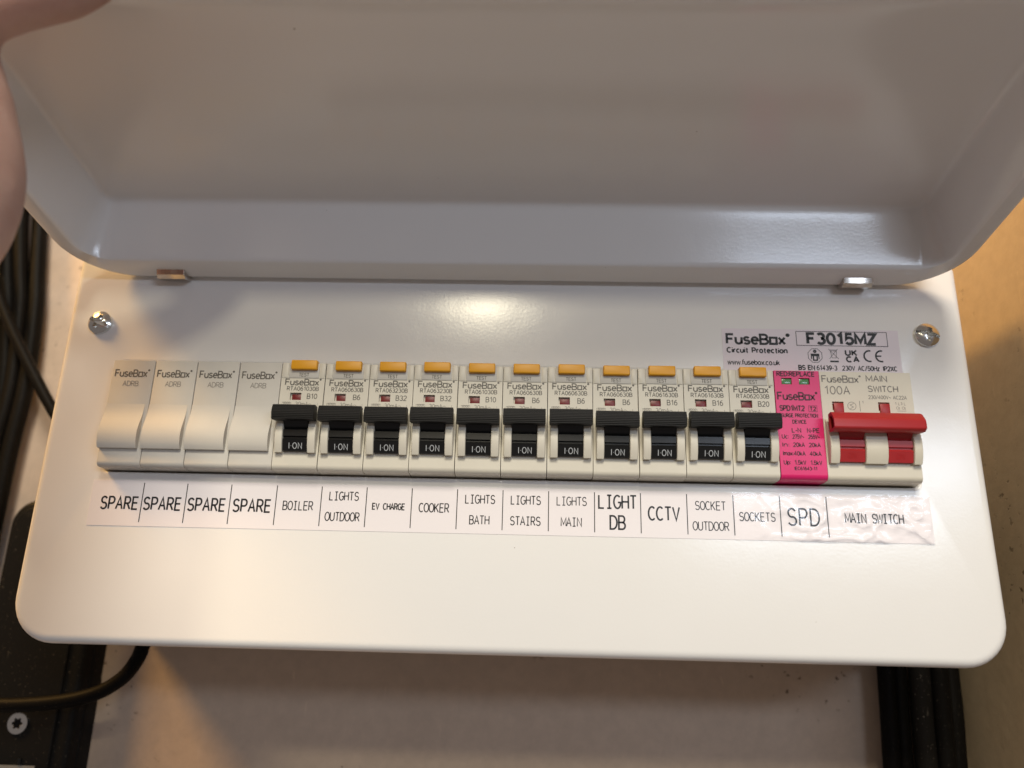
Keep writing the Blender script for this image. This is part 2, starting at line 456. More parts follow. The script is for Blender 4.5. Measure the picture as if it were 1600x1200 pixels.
U('front_cover', front_cover())
bm = bmesh.new(); add_box(bm, -HW + 1.5, HW - 1.5, 55, 104.6, 1.5, TOPZ - 1.5, 2.0); U('enclosure_body', finish(bm, 'enclosure_body', WHITE))
bm = bmesh.new(); add_box(bm, CX0 - 4, CX1 + 4, 14, 16, CZ0 - 4, CZ1 + 4); U('inner_shadow_plate', finish(bm, 'inner_shadow_plate', DARK))  # added dark sheet, painted as the shade in the gaps around the devices

# lid: a pressed tray, hinged at its near-wall edge and standing out of the face
TH = 1.75
def lidp(x, u, wv): return Vector((-.5 + x, -3.0 - u * math.sin(TH) - wv * math.cos(TH), 147.8 - u * math.cos(TH) + wv * math.sin(TH)))
def make_lid():
    bm = bmesh.new(); rings = []
    # half width, u at hinge, u at free edge, radius hinge side, radius free side, depth
    prof = [(181.0, -2.85, 122, 25, 25, 3.2), (181.0, -.3, 122, 25, 25, 1.6), (181.2, -.1, 122.2, 25, 25, .7), (180.9, .3, 121.8, 24.6, 24.6, .1), (180.2, .9, 121.2, 24, 24, 0),
            (175.6, 11.0, 120, 15, 22, 0), (174.8, 11.7, 119.6, 12.5, 21, .2), (174.2, 12.2, 119.3, 11, 20, .8), (173.8, 12.6, 119.0, 10.2, 20, 1.8),
            (172.2, 14.6, 118, 8.6, 18, 7), (170.6, 16.7, 117, 7.6, 17, 12), (168.9, 18.8, 115.6, 6.6, 16, 17), (167.8, 20.2, 113.6, 6.0, 15, 20.2),
            (167.4, 20.75, 111.5, 5.6, 14, 21.6), (167.0, 21.2, 109, 5.2, 13, 22.4), (166.4, 21.8, 106, 4.7, 12, 23.0), (165.5, 22.7, 102, 4.2, 11, 23.35), (164.5, 23.7, 95, 4.0, 10, 23.45)]
    def lift(u, wv):                       # the sides run out towards the free edge
        t = min(1, max(0, (u - 72) / 46)); t = t * t * (3 - 2 * t)
        return wv + (23.5 - wv) * t * .74
    for hw, u0, u1, r0, r1, wv in prof:
        pts = rrect(-hw, hw, u0, u1, (r0, r0, r1, r1), 9)
        if True:                           # extra stations along the sides
            full = []
            for a, b in zip(pts, pts[1:] + pts[:1]):
                full.append(a)
                if abs(a[0] - b[0]) < 1e-6 and abs(a[1] - b[1]) > 20:
                    full += [(a[0], a[1] + (b[1] - a[1]) * q / 14) for q in range(1, 14)]
            pts = full
        pts = [(x, u) for x, u in pts]
        rings.append([bm.verts.new(lidp(x, u, lift(u, wv))) for x, u in pts])
        continue
        rings.append([bm.verts.new(lidp(x, u, wv)) for x, u in pts])
    bridge(bm, rings)
    bm.faces.new(rings[-1])
    me = finish(bm, 'lid', LIDM, 60)
    return me
lid = U('lid', make_lid())
so = lid.modifiers.new('thickness', 'SOLIDIFY'); so.thickness = 0.0011; so.offset = -1
# hinge clips
def hinge_clip(x0, x1, ear):
    bm = bmesh.new()
    add_prism(bm, [(-1.0, 147.0), (-6.0, 145.6), (-8.0, 146.6), (-8.6, 149.6), (-7.9, 150.3), (-6.9, 148.2), (-1.0, 149.0)], x0, x1, .35)
    s = 1 if ear > 0 else -1
    xe = x1 if s > 0 else x0
    add_prism(bm, [(-8.0, 149.4), (-8.6, 151.0), (-8.2, 152.3), (-7.4, 151.2)], min(xe, xe + s * 2.6), max(xe, xe + s * 2.6), .2)
    return finish(bm, 'hinge_clip', NICKEL)
U('hinge_clip', hinge_clip(-148.2, -136.2, -1)); U('hinge_clip', hinge_clip(136.2, 148.2, 1))

def screw_head(rad_, h, slot, cross, torx=False, rot=0.0, flat=False):
    """machine screw head facing -Y at the origin, recess pressed into a fine grid"""
    bm = bmesh.new(); n = 96; vg = {}
    c, s = math.cos(rot), math.sin(rot)
    rings = []
    for i in range(0, 23):
        rr = rad_ * min(1, i / 20)
        ring = []
        for k in range(n):
            t = 2 * math.pi * k / n; x, z = rr * math.cos(t), rr * math.sin(t)
            q = rr / rad_
            y = -h * (1 - .55 * q ** 2.4) if not flat else -h * (1 - .12 * q ** 6)
            px, pz = c * x + s * z, -s * x + c * z
            if slot and abs(pz) < rad_ * .13 and q < .97: y += h * .45
            if cross:
                w_ = rad_ * .17
                if (abs(pz) < w_ and abs(px) < rad_ * .55) or (abs(px) < w_ and abs(pz) < rad_ * .55): y += h * .55
                if q < .27: y += h * .3
            if torx and q < .44 + .09 * math.cos(6 * t): y += h * 1.6 - q * 1.2
            if i == 21: y = -h * .18
            if i == 22: y = 0.3
            ring.append(bm.verts.new((x, y, z)))
        rings.append(ring)
    bridge(bm, rings)
    return finish(bm, 'screw', CHROME, 30)
o = U('cover_screw', screw_head(4.9, 3.0, True, True, rot=rad(-24))); o.location = Vector((-172.4, -105, 127.4)) * S
o = U('cover_screw', screw_head(4.9, 3.0, True, True, rot=rad(-13))); o.location = Vector((170.7, -105, 127.2)) * S

# ------------------------------------------------------------------ devices in the cut-out
ZB = 65.3; H = 43.6; FY = -7.0         # foot, height and front plane of the devices
T = .06                                # how far print stands off its surface
def body_profile(z0, z1, round_bottom):
    p = [(30, z1), (30, z0)]
    if round_bottom: p += [(FY + 5.5, z0), (FY + 2.4, z0 + .15)] + arc2(FY + 2.2, z0 + 2.3, 2.2, 250, 180, 5)
    else: p += [(FY, z0)]
    p += [(FY, z1)]
    return p
def device_body(wd, pockets=()):
    """moulded body; pockets = [(x0, x1, z0, z1)] sunk into the front in one row"""
    bm = bmesh.new(); g = .14
    if pockets:
        z0, z1 = pockets[0][2], pockets[0][3]
        add_prism(bm, body_profile(0, z0, True), g, wd - g)
        add_prism(bm, body_profile(z1, H, False), g, wd - g)
        xs = [g] + [v for p in pockets for v in p[:2]] + [wd - g]
        for a, b in zip(xs[0::2], xs[1::2]): add_prism(bm, body_profile(z0, z1, False), a, b)
        for a, b, c, d in pockets: add_box(bm, a, b, FY + 1.5, 30, c, d)
    else:
        add_prism(bm, body_profile(0, H, True), g, wd - g, .3)
    return bm
CHEEK = [(FY + .5, 6.7), (FY - 2.6, 6.7)] + [(FY + 5.2 - 8.9 * math.cos(rad(a)), 14.6 + 8.9 * math.sin(rad(a))) for a in (-38, -25, -10, 5, 20, 35, 50)] + [(FY + .5, 23.2)]
CHEEK = [(FY + .5, 6.7), (FY - 2.0, 6.7), (FY - 3.1, 9.2), (FY - 3.75, 12), (FY - 3.9, 14.5), (FY - 3.6, 17.5), (FY - 2.8, 20.5), (FY - 1.6, 23), (FY + .5, 24.5)]
def cheek_mesh(x0, x1, m):
    bm = bmesh.new(); add_prism(bm, CHEEK, x0, x1, .45, 3); return finish(bm, 'cheek', m)
ROCK = [(FY + .6, 7.3), (FY - 1.7, 7.3), (FY - 2.9, 11.5), (FY - 2.6, 11.9), (FY - 2.1, 12.2), (FY - 2.1, 12.7), (FY - 3.0, 13.0), (FY - 3.0, 15.5),
        (FY - 2.0, 16.0), (FY - 4.6, 18.6), (FY - 6.2, 21.0), (FY - 4.5, 23.6), (FY + .6, 24.5)]
def rocker_mesh(x0, x1, m):
    bm = bmesh.new(); add_prism(bm, ROCK, x0, x1, .12); return finish(bm, 'rocker', m, 20)
def grip_profile():
    p = [(FY - 3.6, 18.7), (FY - 7.6, 18.3)]
    n = 9
    for i in range(n):                       # fine horizontal ridges on the thumb face
        a = i / n; z = 18.4 + 5.6 * a; y = FY - 8.3 - 1.0 * math.sin(math.pi * (a * .9 + .05)) + .5 * a
        p += [(y, z + .05), (y - .06, z + .22), (y - .06, z + .42), (y, z + .58)]
    p += [(FY - 7.4, 24.4), (FY - 4.2, 24.2)]
    return p
def grip_mesh():
    bm = bmesh.new(); add_prism(bm, grip_profile(), .75, 17.05); return finish(bm, 'toggle', BLACK, 20)

ME = {}
ME['body'] = finish(device_body(17.8, [(4.3, 8.8, 28.2, 31.2)]), 'body', CREAM)
ME['cheek_l'] = cheek_mesh(1.1, 4.1, CREAM); ME['cheek_r'] = cheek_mesh(13.9, 17.0, CREAM)
ME['rocker'] = rocker_mesh(4.2, 13.8, BLACKG); ME['grip'] = grip_mesh()
bm = bmesh.new(); add_box(bm, 4.9, 8.75, FY + .85, FY + 1.6, 28.25, 30.75, .1); ME['flag'] = finish(bm, 'trip_flag', DKRED)
bm = bmesh.new(); add_box(bm, 4.1, 14.6, FY - 2.3, FY + 2, H - 3.2, H + .7, .45, 3)
ME['test'] = finish(bm, 'test_button', YEL)
bm = bmesh.new(); add_box(bm, 3.0, 15.2, FY - .35, FY + .5, H - 6.3, H - .1, .15); ME['plate'] = finish(bm, 'test_plate', PLATE)
bm = bmesh.new(); add_box(bm, .35, 2.7, FY - .3, FY + .5, H - 6.3, H - .15, .12); ME['lug_l'] = finish(bm, 'top_lug', CREAM)
bm = bmesh.new(); add_box(bm, 15.5, 17.4, FY - .3, FY + .5, H - 6.3, H - .15, .12); ME['lug_r'] = finish(bm, 'top_lug', CREAM)
bm = bmesh.new()
def rock_f(X, Z):                           # print lies on the sloping lower face of the rocker
    t = (Z - 7.3) / 4.2
    return (X, FY - 1.7 - 1.2 * t - T - .02, Z)
add_text(bm, 'I^ON', 9.3, 9.25, 2.15, .2, gap=.3, f=rock_f); ME['ion'] = finish_flat(bm, 'lettering', INKW)
bm = bmesh.new(); add_text(bm, 'TEST', 9.2, H - 5.0, 1.35, .17, y=FY - .35 - T); ME['t_test'] = finish_flat(bm, 'lettering', INKG)
bm = bmesh.new(); add_text(bm, 'FuseB#x*', 9.1, 35.6, 2.4, .34, y=FY - T, gap=.17, fit=14.2); ME['logo'] = finish_flat(bm, 'lettering', INKG)
bm = bmesh.new()
add_text(bm, '30mA', 9.3, 26.6, 1.6, .15, y=FY - T)
add_text(bm, '6000', 3.3, 26.9, .9, .1, y=FY - T)
for a in (12.6, 13.9):
    add_stroke(bm, stroke_points([A(a, 26.3, .55, .4, 180, 0)] if a < 13 else [A(a, 26.3, .55, .4, 180, 360)]), .13, lambda p: (p.x, FY - T, p.y))
add_stroke(bm, [Vector((1.5, 25.8)), Vector((1.5, 27.2)), Vector((5.0, 27.2)), Vector((5.0, 25.8))], .1, lambda p: (p.x, FY - T, p.y))
add_stroke(bm, [Vector((12.0, 25.6)), Vector((15.2, 25.6))], .13, lambda p: (p.x, FY - T, p.y))
add_stroke(bm, [Vector((15.6, 25.2)), Vector((15.6, 27.1))], .1, lambda p: (p.x, FY - T, p.y))
ME['misc'] = finish_flat(bm, 'lettering', INKG2)
def part(name, me, parent): return link(name, me, parent)

BP = 17.8; BX = 16.3
breakers = [('RTA061030B', 'B10', 'BOILER label'), ('RTA060630B', 'B6', 'LIGHTS OUTDOOR label'), ('RTA063230B', 'B32', 'EV CHARGE label'),
            ('RTA063230B', 'B32', 'COOKER label'), ('RTA061030B', 'B10', 'LIGHTS BATH label'), ('RTA060630B', 'B6', 'LIGHTS STAIRS label'),
            ('RTA060630B', 'B6', 'LIGHTS MAIN label'), ('RTA060630B', 'B6', 'LIGHT DB label'), ('RTA061630B', 'B16', 'CCTV label'),
            ('RTA061630B', 'B16', 'SOCKET OUTDOOR label'), ('RTA062030B', 'B20', 'SOCKETS label, next to pink module')]
codes = {}
for i, (code, amp, where) in enumerate(breakers):
    t = thing('circuit_breaker', 'cream breaker with black toggle above the ' + where, 'circuit breaker',
              (BX + BP * (i + 4 - 10), 0, ZB + random.uniform(-.12, .12)), 'circuit breakers in the fuse board')
    t.location.y += random.uniform(-.4, .35) * S
    b = part('body', ME['body'], t)
    part('cheek', ME['cheek_l'], b); part('cheek', ME['cheek_r'], b)
    part('top_lug', ME['lug_l'], b); part('top_lug', ME['lug_r'], b)
    part('lettering', ME['logo'], b); part('lettering', ME['misc'], b)
    tg = part('toggle', ME['grip'], t); tg.location.z = random.uniform(-.15, .15) * S
    rk = part('rocker', ME['rocker'], t); part('lettering', ME['ion'], rk)
    part('test_button', ME['test'], t)
    pl = part('test_plate', ME['plate'], t); part('lettering', ME['t_test'], pl)
    part('trip_flag', ME['flag'], t)
    if code not in codes:
        bm = bmesh.new(); add_text(bm, code, 9.2, 32.9, 1.55, .2, y=FY - T, gap=.2, fit=12.6); c1 = finish_flat(bm, 'lettering', INKG)
        bm = bmesh.new(); add_text(bm, amp, 13.2, 29.8, 1.95, .22, y=FY - T, gap=.2); c2 = finish_flat(bm, 'lettering', INKG)
        codes[code] = (c1, c2)
    for c in codes[code]: part('lettering', c, b)

# blanking modules
BW = 17.3
bm = device_body(BW); ME['bl_body'] = finish(bm, 'body', CREAM2)
BUMP = [(FY + .3, 7.2), (FY - 1.5, 7.25), (FY - 2.05, 8.2), (FY - 2.5, 9.6), (FY - 2.8, 11.2), (FY - 2.88, 12.6), (FY - 2.75, 14.2), (FY - 2.4, 15.8), (FY - 1.8, 17.6), (FY - 1.2, 19.2), (FY - .66, 20.8), (FY - .28, 22.4), (FY - .07, 24), (FY - .005, 25.4), (FY + .3, 25.5)]
bm = bmesh.new(); add_prism(bm, BUMP, .15, BW - 1.7, .0); ME['bl_bump'] = finish(bm, 'bump', CREAM2, 50)
bm = bmesh.new(); add_text(bm, 'FuseB#x*', 8.4, 38.2, 2.75, .36, y=FY - T, gap=.17, fit=13.8)
ME['bl_logo'] = finish_flat(bm, 'lettering', INKG)
bm = bmesh.new(); add_text(bm, 'ADRB', 8.4, 33.9, 2.0, .18, y=FY - T, gap=.16, fit=6.2); ME['bl_adrb'] = finish_flat(bm, 'lettering', INKG2)
for i, where in enumerate(['leftmost, at the end of the row', 'second from the left end', 'third from the left end', 'fourth, beside the first breaker']):
    t = thing('blanking_module', 'blank cream module above a SPARE label, ' + where, 'blank module', (-159.8 + BW * i, random.uniform(-.1, .1), ZB), 'blank modules in the fuse board')
    b = part('body', ME['bl_body'], t); part('bump', ME['bl_bump'], t)
    part('lettering', ME['bl_logo'], b); part('lettering', ME['bl_adrb'], b)

# surge protector
t = thing('surge_protector', 'magenta pink surge protection module with two green windows', 'surge protector', (BX + BP * 5, -.4, ZB))
bm = device_body(17.8, [(2.9, 6.9, 38.0, 40.6), (9.7, 13.9, 38.0, 40.6)]); spd = part('body', finish(bm, 'body', PINK), t)
for a in (2.9, 9.7):
    bm = bmesh.new(); add_box(bm, a + .25, a + 4.0, FY + .5, FY + 1.6, 38.15, 40.45, .15); part('indicator_window', finish(bm, 'indicator_window', GREEN), t)
ln = [dict(t='RED:REPLACE', x=8.6, z=42.3, h=1.75, weight=.34, fit=14.6), dict(t='FuseB#x*', x=8.6, z=33.2, h=2.9, weight=.45, gap=.17, fit=15.2),
      dict(t='SPD1MT2', x=6.2, z=28.3, h=1.9, weight=.38, fit=9.4), dict(t='T2', x=14.2, z=28.2, h=1.5, weight=.3, fit=2.2),
      dict(t='SURGE PROTECTION', x=8.9, z=25.4, h=1.35, weight=.25, fit=13.9), dict(t='DEVICE', x=8.6, z=22.9, h=1.35, weight=.25, fit=5.2),
      dict(t='L-N', x=7.2, z=19.5, h=1.6, weight=.27, fit=3.3), dict(t='N-PE', x=13.6, z=19.5, h=1.6, weight=.27, fit=4.5)]
for z, a, b, c in ((17.0, 'Uc:', '275V~', '255V~'), (13.8, 'In:', '20kA', '20kA'), (10.4, 'Imax:', '40kA', '40kA'), (6.9, 'Up:', '1.5kV', '1.5kV')):
    ln.append(dict(t=a, x=1.5, z=z, h=1.5, weight=.25, align='l', fit=2.4 if len(a) < 5 else 3.8)); ln.append(dict(t=b, x=7.7, z=z, h=1.5, weight=.25, fit=4.2)); ln.append(dict(t=c, x=13.7, z=z, h=1.5, weight=.25, fit=4.2))
ln.append(dict(t='IEC61643-11', x=9.6, z=4.6, h=1.15, weight=.22, fit=8.4))
for kw in ln: kw['y'] = FY - T
lt = lettering(ln, INKP, spd)
bm = bmesh.new(); add_stroke(bm, [Vector(p) for p in ((12.6, 27.0), (15.8, 27.0), (15.8, 29.4), (12.6, 29.4), (12.6, 27.0))], .14, lambda p: (p.x, FY - T, p.y)); part('lettering', finish_flat(bm, 'lettering', INKP), spd)

# main switch
MSX = BX + BP * 6; MW = 35.7
t = thing('main_switch', 'two-module cream main switch with wide red bar handle', 'main switch', (MSX, 0, ZB))
bm = device_body(MW, [(4.2, 8.6, 28.0, 31.4), (21.9, 26.3, 28.0, 31.4)]); mb = part('body', finish(bm, 'body', CREAM3), t)
for a in (4.6, 22.3):
    bm = bmesh.new(); add_box(bm, a, a + 3.7, FY - .8, FY + 1.6, 26.2, 30.6, .15); part('handle_stem', finish(bm, 'handle_stem', RED), t)
for a, b in ((.7, 4.3), (14.0, 22.4), (32.0, 35.2)): part('cheek', cheek_mesh(a, b, CREAM3), mb)
for a, b in ((4.4, 13.9), (22.5, 31.9)):
    rk = part('rocker', rocker_mesh(a, b, RED), t)
    bm = bmesh.new(); add_text(bm, 'ON', (a + b) / 2 - .2, 9.6, 1.9, .2, gap=.22, f=rock_f); part('lettering', finish_flat(bm, 'lettering', REDE), rk)
# bar handle, hexagonal, hollow at its left end
def bar_handle():
    bm = bmesh.new()
    hexo = [(FY - 4.2, 18.0), (FY - 8.4, 17.6), (FY - 9.9, 18.8), (FY - 9.7, 22.2), (FY - 7.2, 25.4), (FY - 4.2, 25.0)]
    c = (sum(p[0] for p in hexo) / 6, sum(p[1] for p in hexo) / 6)
    hexi = [(c[0] + (y - c[0]) * .66, c[1] + (z - c[1]) * .66) for y, z in hexo]
    L0 = [bm.verts.new((.5, y, z)) for y, z in hexo]; I0 = [bm.verts.new((.5, y, z)) for y, z in hexi]; I1 = [bm.verts.new((9, y, z)) for y, z in hexi]
    R0 = [bm.verts.new((33.9, y, z)) for y, z in hexo]
    R1 = [bm.verts.new((34.7, c[0] + (y - c[0]) * .86, c[1] + (z - c[1]) * .86)) for y, z in hexo]
    bridge(bm, [R1, R0, L0, I0, I1]); bm.faces.new(I1); bm.faces.new(R1[::-1])
    bmesh.ops.recalc_face_normals(bm, faces=bm.faces)
    long_e = [e for e in bm.edges if abs(e.verts[0].co.x - e.verts[1].co.x) > 20]
    bmesh.ops.bevel(bm, geom=long_e, offset=.55, segments=3, affect='EDGES', profile=.5)
    return finish(bm, 'bar_handle', RED, 40)
part('bar_handle', bar_handle(), t)
lettering([dict(t='FuseB#x*', x=8.6, z=40.6, h=2.6, weight=.36, gap=.17, fit=15.0, y=FY - T), dict(t='100A', x=6.6, z=36.0, h=3.1, weight=.3, fit=9.6, y=FY - T),
           dict(t='MAIN', x=22.3, z=41.0, h=2.3, weight=.3, fit=7.9, y=FY - T), dict(t='SWITCH', x=24.4, z=36.8, h=2.3, weight=.3, fit=11.4, y=FY - T),
           dict(t='230/400V~ AC22A', x=25.8, z=33.4, h=1.35, weight=.16, fit=14.6, y=FY - T)], INKG2, mb)
bm = bmesh.new()
fy = lambda p: (p.x, FY - T, p.y)
add_stroke(bm, stroke_points([A(11.7, 29.7, 1.6, 1.6, 0, 360)]), .18, fy)
add_stroke(bm, [Vector(p) for p in ((12.5, 30.7), (11.0, 30.1), (12.3, 29.3), (11.0, 28.6))], .18, fy)
add_stroke(bm, [Vector(p) for p in ((14.8, 27.6), (14.8, 31.8))], .2, fy)
add_text(bm, '1', 16.1, 31.3, .9, .12, y=FY - T)
for a in (29.2, 31.4):
    add_text(bm, '1' if a < 30 else '3', a - .5, 31.0, .9, .12, y=FY - T)
    add_stroke(bm, [Vector((a + .5, 31.5)), Vector((a + .5, 30.4)), Vector((a + 1.1, 30.4))], .12, fy)
    add_stroke(bm, stroke_points([A(a, 29.2, .5, .5, 0, 360)]), .12, fy)
    add_stroke(bm, [Vector((a + .7, 29.6)), Vector((a + .7, 28.4))], .12, fy)
add_stroke(bm, [Vector((29.0, 28.0)), Vector((32.4, 28.0))], .12, fy)
part('lettering', finish_flat(bm, 'lettering', INKG2), mb)

# ------------------------------------------------------------------ circuit label strip
st = thing('label_strip', 'long white printed circuit label strip stuck below the row of breakers', 'label strip', (0, 0, 43.3))
def ZL(z): return z - 43.3
bm = bmesh.new(); add_box(bm, -163.4, 163.4, -.14, .02, 0, 17.9); tp = part('tape', finish(bm, 'tape', TAPE, 0), st)
div = [-142.7, -125.3, -107.7] + [17.28 + 17.8 * (k - 10) for k in range(4, 17)]
bm = bmesh.new(); add_box(bm, -.17, .17, -.2, -.12, 1.6, 17.0); dme = finish(bm, 'divider_line', INKT, 0)
for x in div: part('divider_line', dme, st).location.x = x * S
TY = -.14 - T
def tape_text(lines, name='lettering'): return lettering([dict(k, y=TY) for k in lines], INKT, st)
MONO = .80
def tl(t, x, z, h, wgt, fit): return dict(t=t.replace('I', '|') if t not in ('',) else t, x=x, z=ZL(z), h=h, weight=wgt, mono=MONO, fit=fit)
for x in (-151.5, -134.4, -116.8, -98.8): tape_text([dict(t='SPARE', x=x, z=ZL(52.2), h=4.7, weight=.52, gap=.24, fit=14.6)])
cell = lambda k: 17.28 + 17.8 * (k + .5 - 10)
tape_text([tl('BOILER', cell(4), 52.6, 3.3, .30, 12.2)])
tape_text([tl('LIGHTS', cell(5), 56.7, 3.2, .30, 12.0), tl('OUTDOOR', cell(5), 48.7, 3.2, .30, 13.8)])
tape_text([tl('EV CHARGE', cell(6), 53.0, 2.3, .33, 13.0)])
tape_text([tl('COOKER', cell(7), 52.9, 3.3, .32, 12.0)])
tape_text([tl('LIGHTS', cell(8), 56.6, 3.2, .30, 12.0), tl('BATH', cell(8), 48.6, 3.2, .30, 8.0)])
tape_text([tl('LIGHTS', cell(9), 56.6, 3.2, .30, 12.0), tl('STAIRS', cell(9), 48.6, 3.2, .30, 12.0)])
tape_text([tl('LIGHTS', cell(10), 56.6, 3.2, .27, 12.0), tl('MAIN', cell(10), 48.6, 3.2, .30, 8.1)])
tape_text([tl('LIGHT', cell(11) - .1, 56.7, 5.0, .50, 15.4), tl('DB', cell(11), 48.8, 5.0, .52, 6.4)])
tape_text([tl('CCTV', cell(12), 52.6, 5.0, .50, 12.4)])
tape_text([tl('SOCKET', cell(13) + .1, 56.0, 3.2, .27, 12.0), tl('OUTDOOR', cell(13), 48.2, 3.2, .27, 14.0)])
tape_text([tl('SOCKETS', cell(14), 52.1, 3.2, .28, 14.0)])
tape_text([dict(t='SPD', x=cell(15) - .2, z=ZL(52.4), h=6.3, weight=.5, gap=.26, fit=11.8)])
tape_text([tl('MAIN SWITCH', 141.8, 52.4, 3.4, .33, 22.2)])
# crinkled clear film over the right-hand end
def film():
    bm = bmesh.new(); nx, nz = 150, 34; g = []
    x0, x1, z0, z1 = 88.0, 163.6, -.35, 18.2
    for j in range(nz + 1):
        row = []
        for i in range(nx + 1):
            x = x0 + (x1 - x0) * i / nx; z = z0 + (z1 - z0) * j / nz
            k = min(1, max(0, (x - 92) / 26))
            p = Vector((x, z * 1.15, 3))
            h = (1 - abs(noise.noise(p * .075))) ** 7 * .55 + (1 - abs(noise.noise(p * .16 + Vector((9, 2, 1))))) ** 9 * .45 + noise.noise(p * .45) * .10
            e = min(1, min(i, nx - i, j * 1.5, (nz - j) * 1.5) / 4)
            row.append(bm.verts.new((x, -.32 - .50 * k * h * e, z)))
        g.append(row)
    for j in range(nz):
        for i in range(nx): bm.faces.new((g[j][i], g[j][i + 1], g[j + 1][i + 1], g[j + 1][i]))
    return finish(bm, 'clear_film', FILM, 180)
part('clear_film', film(), st)

# ------------------------------------------------------------------ rating sticker
sk = thing('rating_sticker', 'pale lilac rating sticker with product markings above the pink module', 'sticker', (0, 0, 110))
bm = bmesh.new(); add_box(bm, 87.8, 159.4, -.12, .02, -.2, 19.2); part('paper', finish(bm, 'paper', STICK, 0), sk)
SY = -.12 - T
def sl(lines, m=INK): return lettering([dict(k, y=SY, z=k['z'] - 110) for k in lines], m, sk)
sl([dict(t='FuseB#x*', x=102.3, z=124.6, h=4.0, weight=.76, gap=.19, fit=25.2)])
sl([dict(t='Circuit Protection', x=101.7, z=119.8, h=2.0, weight=.42, gap=.24, fit=24.2)])
sl([dict(t='www.fusebox.co.uk', x=100.0, z=114.6, h=2.0, weight=.3, gap=.18, fit=20.8)])
sl([dict(t='F3015MZ', x=136.3, z=125.25, h=4.3, weight=.92, gap=.22, fit=27.4)])
sl([dict(t='BS EN', x=121.2, z=112.7, h=1.8, weight=.36, gap=.22, fit=6.3), dict(t='61439-3', x=129.3, z=112.7, h=1.8, weight=.27, fit=8.0),
    dict(t='230V', x=138.0, z=112.7, h=1.8, weight=.27, fit=4.9), dict(t='AC/50Hz', x=146.0, z=112.7, h=1.8, weight=.27, fit=8.4), dict(t='IP2XC', x=154.6, z=112.7, h=1.8, weight=.29, fit=5.4)])
bm = bmesh.new(); fs = lambda p: (p.x, SY, p.y - 110)
add_stroke(bm, [Vector(p) for p in ((118.0, 122.2), (154.7, 122.2), (154.7, 128.3), (118.0, 128.3), (118.0, 122.2))], .24, fs)
part('border_line', finish_flat(bm, 'border_line', INK), sk)
bm = bmesh.new()                                   # operator-in-octagon symbol
add_stroke(bm, [Vector((125.0 + 3.0 * math.cos(rad(22.5 + 45 * i)), 117.9 + 3.15 * math.sin(rad(22.5 + 45 * i)))) for i in range(9)], .2, fs)
add_stroke(bm, stroke_points([A(125.0, 119.7, .42, .42, 0, 360)]), .6, fs)
for q in (((123.3, 118.7), (126.7, 118.7), (126.7, 117.6), (123.3, 117.6)), ((124.0, 117.6), (124.55, 117.6), (124.55, 115.6), (124.0, 115.6)), ((125.5, 117.6), (126.05, 117.6), (126.05, 115.6), (125.5, 115.6)),
          ((123.3, 117.6), (123.7, 117.6), (123.7, 116.4), (123.3, 116.4)), ((126.3, 117.6), (126.7, 117.6), (126.7, 116.4), (126.3, 116.4)), ((124.55, 116.2), (125.5, 116.2), (125.5, 115.6), (124.55, 115.6))):
    bm.faces.new([bm.verts.new((x, SY, z - 110)) for x, z in q])
part('symbol', finish_flat(bm, 'symbol', INK), sk)
bm = bmesh.new()                                   # crossed-out bin symbol
for pl in (((130.6, 120.8), (134.4, 116.6)), ((134.3, 120.9), (130.7, 116.6)), ((131.3, 120.0), (133.8, 120.0), (133.4, 117.0), (131.8, 117.0), (131.3, 120.0)), ((131.2, 120.4), (133.9, 120.4))):
    add_stroke(bm, [Vector(p) for p in pl], .16, fs)
add_stroke(bm, [Vector((130.9, 115.5)), Vector((134.3, 115.5))], .7, fs)
part('symbol', finish_flat(bm, 'symbol', INK), sk)
bm = bmesh.new()                                   # UKCA and CE marks
add_text(bm, 'UK', 139.6, 119.3 - 110, 2.1, .5, y=SY, gap=.3, fit=4.4); add_text(bm, 'CA', 140.0, 116.5 - 110, 2.1, .5, y=SY, gap=.3, fit=4.8)
add_stroke(bm, stroke_points([A(146.9, 118, 2.2, 2.3, 75, 285)]), .66, fs)
add_stroke(bm, stroke_points([A(151.6, 118, 2.2, 2.3, 75, 285)]), .66, fs); add_stroke(bm, [Vector((149.5, 118.05)), Vector((151.6, 118.05))], .6, fs)
part('symbol', finish_flat(bm, 'symbol', INK), sk)

# ------------------------------------------------------------------ cables, left
def cable(name, label, pts, r, m, group=None, flat=1.0):
    bm = bmesh.new(); base = Vector(pts[0])
    add_tube(bm, [p - base for p in smooth_path(pts)], r, 16, flat)
    o = thing(name, label, 'cable', base, group, finish(bm, name, m))
    return o
bund = [(-291, 300), (-279.5, 226), (-273.8, 193), (-269.6, 170), (-265.5, 126), (-266.3, 94), (-266.6, 64), (-268, 0), (-270, -90)]
side = ['nearest the fuse board', 'second from the fuse board', 'third from the fuse board', 'fourth from the fuse board', 'furthest from the fuse board']
for k in range(5):
    rr = [4.2, 3.8, 4.4, 3.9, 4.2][k]
    cable('power_cable', 'thick black cable hanging in the left bundle, ' + side[k], [(x - 7.4 * k * (1.0 + .10 * math.sin(z / 37 + k)), 96 - 5.0 * (k % 2) - 2 * math.sin(z / 60 + k * 2), z) for x, z in bund], rr, CABLE, 'cables in the left bundle')
cable('power_cable', 'single black cable slanting across the left bundle behind the fuse board', [(-330, 84, 262), (-297, 83, 200), (-276.5, 82, 163), (-256.5, 82, 133), (-238.5, 84, 107), (-215, 88, 78), (-190, 92, 60)], 2.9, CABLE)
cable('power_cable', 'black cable curving down from the fuse board across the black box', [(-166, 76, 30), (-166, 72, 10), (-167.0, 70, -2), (-169.2, 70, -10.5), (-175, 70, -18.8), (-186, 70, -25.4), (-203, 70, -29.4), (-229, 70, -31.4), (-262, 72, -30), (-310, 80, -24)], 3.2, CABLE)

